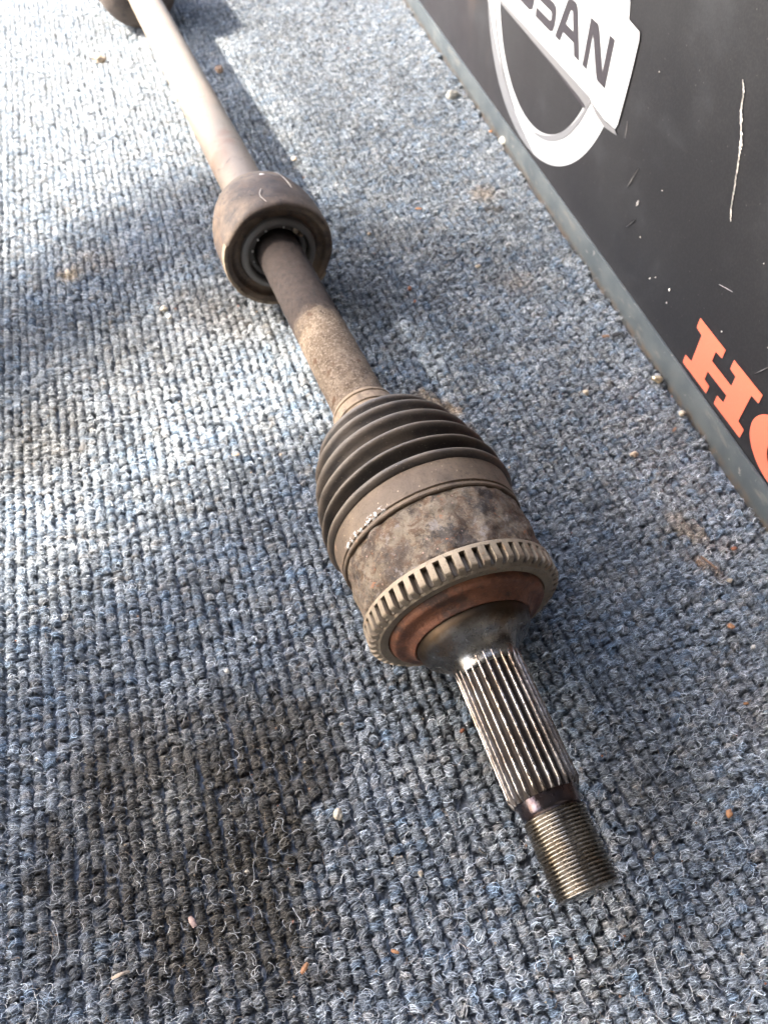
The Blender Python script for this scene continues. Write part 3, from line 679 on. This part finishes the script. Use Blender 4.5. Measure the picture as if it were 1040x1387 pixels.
def mat_fibre(name, stray=False, core=False):
    t = NT(name)
    a = t.n.new('ShaderNodeAttribute'); a.attribute_type = 'INSTANCER'; a.attribute_name = 'tint'
    g = t.n.new('ShaderNodeNewGeometry'); oi = t.n.new('ShaderNodeObjectInfo')
    r = t.math('FRACT', t.math('ADD', g.outputs['Random Per Island'], oi.outputs['Random']))
    v = t.rng(r, 0, 1, 0.55, 1.4, False)
    if stray: v = t.rng(r, 0, 1, 1.5, 2.6, False)
    if core: v = t.rng(r, 0, 1, 0.5, 0.95, False)
    mulc = t.n.new('ShaderNodeCombineColor')
    for i in range(3): t.l.new(v, mulc.inputs[i])
    c = t.mix(1.0, a.outputs['Color'], mulc.outputs[0], 'MULTIPLY')
    hi = 0.0 if core else t.rng(t.math('FRACT', t.math('MULTIPLY', r, 7.31)), 0.70, 0.76, 0, 0.75)
    c = t.mix(hi, c, t.mix(1.0, c, (2.5, 2.5, 2.45, 1), 'MULTIPLY'))
    return t.done(c, 0.75, 0, None, 0.25)
M_FIB = mat_fibre("carpet_fibre"); M_STRAY = mat_fibre("stray_fibre", True); M_CORE = mat_fibre("loop_core", False, True)

tuft_col = bpy.data.collections.new("tuft_sources")
NVAR = 14
for q in range(NVAR):
    rq = random.Random(100 + q); V = []; F = []; MI = []
    def addt(pts, rad, sides, mi):
        v, f = tube_mesh(pts, rad, sides, False); b = len(V)
        V.extend(v); F.extend([tuple(i + b for i in x) for x in f]); MI.extend([mi] * len(f))
    core = [(0.00145 * math.cos(p), 0.0002 * math.sin(2 * p), -0.0010 + 0.0031 * math.sin(p)) for p in [PI * k / 7 for k in range(8)]]
    addt(core, 0.00100, 6, 2)
    for k in range(20):
        w = 0.0019 + rq.random() * 0.0011; h = 0.0030 + rq.random() * 0.0016; y0 = rq.uniform(-.0017, .0017); ph = rq.random() * 6
        ln = rq.uniform(-0.0008, 0.0008); tw = rq.uniform(-.0010, .0010)
        h -= abs(y0) * 0.55
        pts = []
        for i in range(8):
            p = PI * (0.04 + 0.92 * i / 7)
            pts.append((w * math.cos(p) + ln * math.sin(p) + 0.0002 * math.sin(ph + i * 1.7), y0 + tw * math.cos(p) + 0.00025 * math.sin(ph + i * 1.3), -0.0005 + h * math.sin(p)))
        addt(pts, rq.uniform(0.00008, 0.00017), 3, 0)
    for k in range(5 if q % 2 else 4):
        a = rq.random() * 2 * PI; c0 = Vector((rq.uniform(-.002, .002), rq.uniform(-.0015, .0015), rq.uniform(0.0022, 0.0036))); rr = rq.uniform(0.0008, 0.0022)
        pts = []
        for i in range(8):
            p = a + i * rq.uniform(0.4, 0.62); pts.append(c0 + Vector((rr * math.cos(p), rr * math.sin(p) * .8, 0.0010 * math.sin(i * .6 + a) + 0.0004)))
        addt(pts, 0.000075, 3, 1)
    me = mesh_of("tuft", V, F, True, None, MI)
    o = bpy.data.objects.new("tuft_source_%02d" % q, me); me.materials.append(M_FIB); me.materials.append(M_STRAY); me.materials.append(M_CORE); tuft_col.objects.link(o)

# stains, dust and, first, bright haze painted as a pale patch: (x, y, rx, ry, angle, colour, strength, softness)
STAINS_HAZE = [(-0.36, 0.95, 0.30, 0.26, 0.3, (0.45, 0.45, 0.44), 0.20, 0.9),(-0.088, 0.112, 0.060, 0.056, 0.1, (0.066, 0.058, 0.048), 0.85, 0.45), (-0.050, 0.140, 0.030, 0.046, -0.3, (0.066, 0.058, 0.048), 0.8, 0.5),
          (-0.066, 0.060, 0.050, 0.026, 0.0, (0.07, 0.058, 0.044), 0.75, 0.5), (-0.135, 0.092, 0.018, 0.035, 0, (0.08, 0.070, 0.058), 0.5, 0.8),
          (-0.100, 0.118, 0.011, 0.011, 0.3, (0.26, 0.26, 0.245), 0.7, 0.8),
          (-0.2234, 0.353, 0.030, 0.040, 0.3, (0.10, 0.09, 0.078), 0.6, 0.7), (-0.125, 0.495, 0.050, 0.022, -0.5, (0.11, 0.10, 0.092), 0.6, 0.7), (-0.175, 0.440, 0.075, 0.045, 0.6, (0.13, 0.125, 0.12), 0.45, 0.8),
          (-0.2411, 0.565, 0.020, 0.016, 0.0, (0.33, 0.265, 0.20), 0.30, 0.8), (-0.255, 0.545, 0.008, 0.008, 0.0, (0.42, 0.32, 0.20), 0.6, 0.6),
          (0.0940, 0.672, 0.013, 0.013, 0.2, (0.34, 0.27, 0.20), 0.55, 0.7), (0.100, 0.645, 0.007, 0.007, 0, (0.06, 0.05, 0.04), 0.8, 0.5),
          (0.1815, 0.285, 0.0065, 0.012, 0.5, (0.33, 0.265, 0.19), 0.65, 0.6), (0.0365, 0.391, 0.020, 0.007, -0.7, (0.33, 0.25, 0.17), 0.8, 0.5), (0.056, 0.362, 0.006, 0.012, 0.6, (0.27, 0.20, 0.14), 0.7, 0.6),
          (0.2021, 0.2688, 0.009, 0.006, 0.0, (0.20, 0.14, 0.10), 0.4, 0.6), (0.186, 0.2565, 0.011, 0.0035, -0.8, (0.24, 0.16, 0.10), 0.8, 0.5), (0.120, 0.124, 0.018, 0.022, 0, (0.10, 0.085, 0.068), 0.45, 0.8),
          (-0.020, 0.512, 0.030, 0.040, 0.3, (0.10, 0.095, 0.09), 0.5, 0.8), (0.1072, 0.535, 0.014, 0.012, 0, (0.24, 0.19, 0.14), 0.4, 0.8), (0.005, 0.600, 0.016, 0.020, 0, (0.20, 0.185, 0.16), 0.35, 0.8),
          (-0.062, 0.083, 0.030, 0.030, 0, (0.05, 0.045, 0.036), 0.55, 0.7), (-0.118, 0.150, 0.030, 0.022, 0.2, (0.12, 0.105, 0.085), 0.45, 0.8), (0.190, 0.170, 0.016, 0.020, 0.4, (0.16, 0.13, 0.11), 0.35, 0.8)]
def base_tint(x, y, rq):
    p = Vector((x, y, 0))
    n = mnoise.fractal(p * 55, 1.0, 2.0, 4); n2 = mnoise.noise(p * 140 + Vector((9, 3, 1))); n3 = mnoise.noise(p * 26 + Vector((5, 5, 5))); n4 = mnoise.noise(p * 7 + Vector((1, 5, 2)))
    blue = Vector((0.215, 0.250, 0.300)); grey = Vector((0.290, 0.300, 0.315)); pale = Vector((0.46, 0.475, 0.50)); ink = Vector((0.12, 0.138, 0.168)); brn = Vector((0.29, 0.26, 0.235))
    c = blue.lerp(grey, min(1, max(0, 0.5 + n * 0.9)))
    u = rq.random()
    if u < 0.14: c = c.lerp(ink, 0.45)
    elif u < 0.30: c = c.lerp(pale, 0.45)
    elif u < 0.36: c = c.lerp(brn, 0.5)
    elif u < 0.46: c = c.lerp(Vector((0.15, 0.225, 0.32)), 0.5)
    c = Vector((c.x * 0.725, c.y * 0.74, c.z * 0.735)) * (1 + 0.24 * n2 + 0.2 * n3 + 0.15 * n4)
    for (sx, sy, a, b, an, colr, st, so) in STAINS_HAZE:
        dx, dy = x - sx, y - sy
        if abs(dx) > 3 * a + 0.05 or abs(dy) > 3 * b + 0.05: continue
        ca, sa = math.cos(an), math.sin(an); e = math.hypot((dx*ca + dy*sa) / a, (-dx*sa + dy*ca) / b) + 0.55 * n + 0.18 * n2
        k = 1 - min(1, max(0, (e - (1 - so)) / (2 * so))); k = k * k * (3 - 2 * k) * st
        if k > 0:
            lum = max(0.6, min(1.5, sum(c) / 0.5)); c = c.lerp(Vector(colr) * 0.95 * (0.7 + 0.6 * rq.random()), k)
    return c
rp = random.Random(11)
pts = []; rot = []; scl = []; idx = []; tint = []
PX, PY = 0.0059, 0.0026
CAMH = 0.364
def in_view(x, y, m):
    """is the ground point inside the picture or within a margin of it"""
    f = y * math.cos(R(51)) + CAMH * math.sin(R(51)); 
    u = x / f; v = (y * math.sin(R(51)) - CAMH * math.cos(R(51))) / f
    return abs(u) < 0.5 * (1 + m) + 0.0 and -0.667 * (1 + m * .8) < v < 0.667 * (1 + m * 0.5)
nx = int(1.6 / PX)
for i in range(-nx, nx):
    off = rp.random() * PY
    for j in range(-80, int(1.85 / PY)):
        a = i * PX; b = j * PY + off
        x = a * rx.x + b * rd.x; y = a * rx.y + b * rd.y
        if y < -0.14 or y > 1.75 or not (in_view(x, y, 0.32) or (abs(x) < 0.48 and -0.14 < y < 0.55)): continue
        wob = 0.0009 * mnoise.noise(Vector((i * 3.1, b * 22, 0))) 
        x += rx.x * (wob + rp.gauss(0, 0.00035)) + rd.x * rp.gauss(0, 0.0005); y += rx.y * (wob + rp.gauss(0, 0.00035)) + rd.y * rp.gauss(0, 0.0005)
        dn = (x - BX) * BN.x + (y - BY) * BN.y
        if dn > -0.0040 + 0.0012 * mnoise.noise(Vector((y * 90, 0, 3))): continue
        cr = mnoise.fractal(Vector((x * 17, y * 17, 4.0)), 1.0, 2.0, 3); crush = max(0.0, min(1.0, 0.08 + cr * 1.2))
        if rp.random() < 0.015: continue
        pts.append((x, y, ZB + 0.0006)); s = rp.uniform(0.80, 1.20)
        rot.append((rp.gauss(0, 0.14 + 0.15 * crush) + 0.10, rp.gauss(0, 0.12 + 0.15 * crush), -RIB + rp.gauss(0, 0.17 + 0.4 * crush) + (PI if rp.random() < .5 else 0)))
        scl.append((s * rp.uniform(.84, 1.00), s * 0.83, s * rp.uniform(0.82, 1.08) * (1 - 0.22 * crush))); idx.append(rp.randrange(NVAR))
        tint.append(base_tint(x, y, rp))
print("tufts", len(pts))
def point_cloud_object(name, src, mats):
    me = bpy.data.meshes.new(name); me.from_pydata(pts_, [], [])
    a = me.attributes.new('rot', 'FLOAT_VECTOR', 'POINT'); a.data.foreach_set('vector', [c for r in rot_ for c in r])
    a = me.attributes.new('scl', 'FLOAT_VECTOR', 'POINT'); a.data.foreach_set('vector', [c for r in scl_ for c in r])
    a = me.attributes.new('idx', 'INT', 'POINT'); a.data.foreach_set('value', idx_)
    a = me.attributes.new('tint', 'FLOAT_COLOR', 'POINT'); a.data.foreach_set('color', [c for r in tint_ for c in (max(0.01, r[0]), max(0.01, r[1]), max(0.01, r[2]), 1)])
    o = bpy.data.objects.new(name, me); COL.objects.link(o)
    ng = bpy.data.node_groups.new(name, 'GeometryNodeTree')
    ng.interface.new_socket('Geometry', in_out='INPUT', socket_type='NodeSocketGeometry')
    ng.interface.new_socket('Geometry', in_out='OUTPUT', socket_type='NodeSocketGeometry')
    N = ng.nodes; L = ng.links
    gi = N.new('NodeGroupInput'); go = N.new('NodeGroupOutput'); ip = N.new('GeometryNodeInstanceOnPoints'); ci = N.new('GeometryNodeCollectionInfo')
    ci.inputs['Collection'].default_value = src; ci.inputs['Separate Children'].default_value = True; ci.inputs['Reset Children'].default_value = True
    ip.inputs['Pick Instance'].default_value = True
    def na(nm, tp):
        n = N.new('GeometryNodeInputNamedAttribute'); n.data_type = tp; n.inputs['Name'].default_value = nm; return n.outputs['Attribute']
    e2r = N.new('FunctionNodeEulerToRotation'); L.new(na('rot', 'FLOAT_VECTOR'), e2r.inputs[0]); L.new(e2r.outputs[0], ip.inputs['Rotation'])
    L.new(na('scl', 'FLOAT_VECTOR'), ip.inputs['Scale']); L.new(na('idx', 'INT'), ip.inputs['Instance Index'])
    L.new(gi.outputs[0], ip.inputs['Points']); L.new(ci.outputs[0], ip.inputs['Instance']); L.new(ip.outputs[0], go.inputs[0])
    md = o.modifiers.new('pile', 'NODES'); md.node_group = ng
    return o
pts_, rot_, scl_, idx_, tint_ = pts, rot, scl, idx, tint
pile = point_cloud_object("carpet_pile", tuft_col, None)
tag(pile, "ribbed looped pile of the blue-grey carpet", "carpet pile", kind='stuff')

# loose curly hairs lying over the pile (denser where the picture is close)
def mat_loose():
    t = NT("loose_pale_fibre"); g = t.n.new('ShaderNodeNewGeometry'); r = g.outputs['Random Per Island']
    c = t.mix(r, (0.25, 0.26, 0.28), (0.75, 0.75, 0.74))
    c = t.mix(t.rng(t.math('FRACT', t.math('MULTIPLY', r, 13.7)), 0.85, 0.9), c, (0.30, 0.22, 0.15))
    return t.done(c, 0.6, 0, None, 0.3)
V = []; F = []; rq = random.Random(21)
cnt = 0
while cnt < 7500:
    y = 0.02 + 0.75 * rq.random() ** 1.7; x = rq.uniform(-.40, .36)
    if not in_view(x, y, 0.05) or (x - BX) * BN.x + (y - BY) * BN.y > -0.005: continue
    cnt += 1; a = rq.random() * 2 * PI; big = rq.random() < 0.03
    L_ = rq.uniform(0.009, 0.022) if big else rq.uniform(0.0025, 0.0075); n = 12 if big else 8
    p = Vector((x, y, 0.0004 + rq.random() * 0.0008)); P = []; cur = rq.uniform(-1, 1) * (0.25 if big else 0.55)
    for k in range(n):
        P.append(p.copy()); a += cur + rq.gauss(0, 0.25); p = p + Vector((math.cos(a), math.sin(a), 0)) * (L_ / n); p.z = max(-0.0006, min(0.0022, p.z + rq.gauss(0, 0.00035)))
    v, f = tube_mesh(P, rq.uniform(0.00004, 0.00009), 3, False); b = len(V); V += v; F += [tuple(i + b for i in q) for q in f]
fz = link_mesh("loose_fibres", mesh_of("loose_fibres", V, F), mat_loose())
tag(fz, "pale curly hairs fluffed up from the carpet pile", "carpet fuzz", kind='stuff')

# ------------------------------------------------------------------ crumbs and debris, each one a thing
def crumb_mat(name, c): return plain(name, c, 0.75, 0.0, (900, 0.3))
CM = dict(tan=crumb_mat("tan_stone", (0.42, 0.33, 0.24)), brown=crumb_mat("brown_stone", (0.30, 0.19, 0.12)), white=crumb_mat("off_white_stone", (0.42, 0.40, 0.35)),
          orange=crumb_mat("orange_bark", (0.34, 0.165, 0.075)), rust=crumb_mat("rust_flake", (0.24, 0.095, 0.05)), cream=crumb_mat("cream_stone", (0.42, 0.36, 0.27)),
          pink=crumb_mat("pinkish_wood", (0.34, 0.23, 0.19)), black=crumb_mat("black_plastic", (0.03, 0.03, 0.032)), metal=plain("dull_brass", (0.45, 0.38, 0.26), 0.35, 0.7), bark=crumb_mat("bark", (0.23, 0.14, 0.09)))
def stone(name, x, y, s, mat, seed, flat=0.75, z=None, sc=(1, 1, 1), rz=0.0):
    bm = bmesh.new(); bmesh.ops.create_icosphere(bm, subdivisions=3, radius=s)
    for w in bm.verts:
        k = 1 + 0.45 * mnoise.fractal(w.co / s * 0.9 + Vector((seed * 3.3, 1, 2)), 1, 2, 3)
        w.co = Vector((w.co.x * k * sc[0], w.co.y * k * sc[1], w.co.z * k * flat * sc[2]))
    me = bpy.data.meshes.new(name); bm.to_mesh(me); bm.free(); me.polygons.foreach_set('use_smooth', [True] * len(me.polygons)); me.set_sharp_from_angle(angle=R(28))
    o = link_mesh(name, me, mat); o.location = (x, y, z if z is not None else 0.0004 + s * flat * 0.45); o.rotation_euler = (0.1, 0.05, rz); return o
def flake(name, x, y, L, W, mat, seed, rz=0.0, curl=0.5, th=0.0004, lift=0.0008, tilt=(0.1, 0.1)):
    rq = random.Random(seed); v = []; f = []; n = 8; m = 4
    for side in (1, -1):
        for i in range(n + 1):
            for j in range(m + 1):
                u = i / n - .5; w = j / m - .5
                ww = W * (1 - 1.6 * abs(u) ** 2.2) * (1 + 0.25 * mnoise.noise(Vector((u * 4, seed, 0))))
                v.append((u * L + 0.12 * W * mnoise.noise(Vector((w * 5, seed, 3))), w * ww, curl * L * (u * u) * -1 + 0.15 * W * math.cos(w * 3) + side * th / 2))
    q = (n + 1) * (m + 1)
    for i in range(n):
        for j in range(m):
            a = i * (m + 1) + j; f.append((a, a + m + 1, a + m + 2, a + 1)); f.append((q + a, q + a + 1, q + a + m + 2, q + a + m + 1))
    for i in range(n):
        for e in (0, m):
            a = i * (m + 1) + e; b = a + m + 1; f.append((a, b, q + b, q + a) if e else (b, a, q + a, q + b))
    for j in range(m):
        for e in (0, n):
            a = e * (m + 1) + j; b = a + 1; f.append((b, a, q + a, q + b) if e else (a, b, q + b, q + a))
    o = link_mesh(name, mesh_of(name, v, f, True, 40), mat); o.location = (x, y, lift + 0.001); o.rotation_euler = (tilt[0], tilt[1], rz); return o
DEB = [
 ("pebble", -0.3310, 0.9712, 0.0062, 'tan', "tan pebble alone on the bright carpet left of the far shaft"),
 ("pebble", -0.1867, 0.9402, 0.0050, 'brown', "brown pebble lying in the shadow of the far tube"),
 ("pebble", -0.0866, 0.7338, 0.0024, 'tan', "tiny tan pebble at the edge of the tube shadow above the damper"),
 ("pebble", 0.0729, 0.8748, 0.0056, 'white', "off-white stone on open carpet left of the silver badge"),
 ("pebble", 0.1195, 0.7690, 0.0050, 'white', "off-white stone resting against the grey strip under the badge"),
 ("grit", 0.0771, 0.5537, 0.0018, 'cream', "cream grit grain on carpet midway between damper and strip"),
 ("grit", 0.0206, 0.5231, 0.0018, 'rust', "rust-coloured crumb on the dark carpet right of the damper"),
 ("pebble", 0.1925, 0.4140, 0.0032, 'metal', "dull brass nugget touching the grey strip near the letter H"),
 ("pebble", 0.2020, 0.3800, 0.0022, 'cream', "cream crumb at the carpet edge just past the brass nugget"),
 ("pebble", 0.1405, 0.4011, 0.0021, 'cream', "cream crumb on open carpet left of the brass nugget"),
 ("pebble", 0.1619, 0.3419, 0.0022, 'tan', "peach-tan crumb on carpet below the letter H"),
 ("pebble", -0.0211, 0.1142, 0.0021, 'cream', "cream stone at the right edge of the dark carpet stain"),
 ("grit", 0.1883, 0.2139, 0.0015, 'orange', "orange grain on carpet near the lower right picture edge"),
 ("grit", 0.1591, 0.1148, 0.0017, 'orange', "orange oval grain right of the threaded tip"),
 ("grit", -0.0817, 0.1874, 0.0012, 'white', "white speck above the dark carpet stain"),
 ("pebble", -0.1700, 0.4960, 0.0026, 'cream', "cream crumb in the grey carpet band left of the damper"),
 ("grit", -0.1640, 0.4860, 0.0020, 'white', "white grain beside the cream crumb left of the damper"),
 ("grit", 0.1960, 0.2440, 0.0014, 'cream', "cream grain at the end of the brown twig"),
 ("grit", 0.1965, 0.2015, 0.0012, 'white', "small white grain by the right picture edge"),
 ("grit", -0.2560, 0.5440, 0.0024, 'cream', "yellowish grain in the tan dust patch on the left"),
 ("grit", -0.0127, 0.6023, 0.0016, 'tan', "tan grain on carpet just right of the damper's far end")]
for k, (nm, x, y, s, m, lab) in enumerate(DEB):
    tag(stone(nm, x, y, s, CM[m], k + 1, 0.8, rz=k * 1.3, sc=(1.15, 0.9, 1)), lab, "pebble" if nm == "pebble" else "grit", "crumbs scattered on the carpet")
FL = [
 ("bark_flake", 0.1080, 0.7900, 0.007, 0.004, 'orange', 1.2, 0.2, "orange bark flake leaning at the strip beside the off-white stone", "bark flake"),
 ("bark_flake", 0.0310, 0.6419, 0.0080, 0.0032, 'orange', 0.2, 0.2, "orange bark flake on open carpet right of the damper", "bark flake"),
 ("plastic_flake", 0.1735, 0.4640, 0.012, 0.0050, 'black', 0.5, 0.1, "torn black plastic flake touching the grey strip", "plastic scrap"),
 ("bark_flake", 0.1650, 0.4620, 0.008, 0.0035, 'bark', 0.3, 0.2, "brown sliver beside the torn black plastic flake", "bark flake"),
 ("bark_flake", 0.1930, 0.3641, 0.0070, 0.0022, 'bark', 0.9, 0.2, "brown sliver near the strip below the letter H", "bark flake"),
 ("wood_chip", -0.0811, 0.0698, 0.0060, 0.0028, 'pink', -0.95, 0.05, "pinkish wood chip on the dark carpet stain", "wood chip"),
 ("bark_flake", -0.0325, 0.0528, 0.0058, 0.0026, 'orange', 1.0, 0.5, "curled orange leaf bit near the bottom picture edge", "leaf bit"),
 ("bark_flake", 0.0046, 0.0587, 0.0042, 0.0018, 'orange', -0.3, 0.2, "faint orange fleck on blue carpet below the threaded tip's left", "bark flake"),
 ("rust_flake", 0.0385, 0.1545, 0.0036, 0.0022, 'rust', 0.9, 0.2, "rust flake lying left of the splined shaft", "rust flake"),
 ("straw_bit", -0.1075, 0.0505, 0.0090, 0.0018, 'tan', 0.4, 0.9, "curled tan straw bit near the bottom left corner", "straw"),
 ("bark_flake", -0.0957, 0.3412, 0.0060, 0.0030, 'tan', 0.1, 0.2, "tan flake on the bright carpet left of the ribbed boot", "bark flake"),
 ("bark_flake", 0.1826, 0.1689, 0.0034, 0.0016, 'orange', 0.1, 0.2, "small orange sliver by the right picture edge", "bark flake"),
 ("twig", 0.1870, 0.2560, 0.0140, 0.0016, 'bark', -0.85, 0.15, "thin brown twig on carpet near the right picture edge", "twig"),
 ("rust_flake", 0.2045, 0.2660, 0.0050, 0.0030, 'rust', 0.4, 0.3, "rusty flake close under the grey strip, lower right", "rust flake"),
 ("bark_flake", 0.0240, 0.5050, 0.0050, 0.0026, 'rust', 1.3, 0.2, "reddish flake on dark carpet between damper and boot", "bark flake")]
for k, (nm, x, y, L_, W_, m, rz, cu, lab, cat) in enumerate(FL):
    tag(flake(nm, x, y, L_ * 0.8, W_ * 0.8, CM[m], k + 31, rz, cu), lab, cat, "flakes scattered on the carpet")

# fine specks of grit and lint sunk in the pile, far too many to count
V = []; F = []; MI = []; rq = random.Random(77); cnt = 0
while cnt < 420:
    y = 0.02 + 1.0 * rq.random() ** 1.4; x = rq.uniform(-.5, .4)
    if not in_view(x, y, 0.05) or (x - BX) * BN.x + (y - BY) * BN.y > -0.004: continue
    if mnoise.noise(Vector((x * 14, y * 14, 8))) < -0.05 and rq.random() < 0.7: continue
    cnt += 1; s_ = rq.uniform(0.00022, 0.00060) * (1.8 if rq.random() < 0.08 else 1); b = len(V)
    for q in range(6):
        a_ = q * PI / 2; d = [(1, 0, 0), (0, 1, 0), (-1, 0, 0), (0, -1, 0), (0, 0, 1), (0, 0, -1)][q]
        V.append((x + d[0] * s_ * rq.uniform(.6, 1.8), y + d[1] * s_ * rq.uniform(.6, 1.8), 0.0002 + d[2] * s_ * rq.uniform(.5, 1) - rq.random() * 0.0006))
    for tri in ((0, 1, 4), (1, 2, 4), (2, 3, 4), (3, 0, 4), (1, 0, 5), (2, 1, 5), (3, 2, 5), (0, 3, 5)): F.append(tuple(b + i for i in tri)); MI.append(cnt % 5)
me = mesh_of("carpet_specks", V, F, False, None, MI)
tag(link_mesh("carpet_specks", me, [CM['cream'], CM['bark'], CM['tan'], CM['rust'], CM['white']]), "fine specks of grit and lint in the carpet pile", "grit specks", kind='stuff')
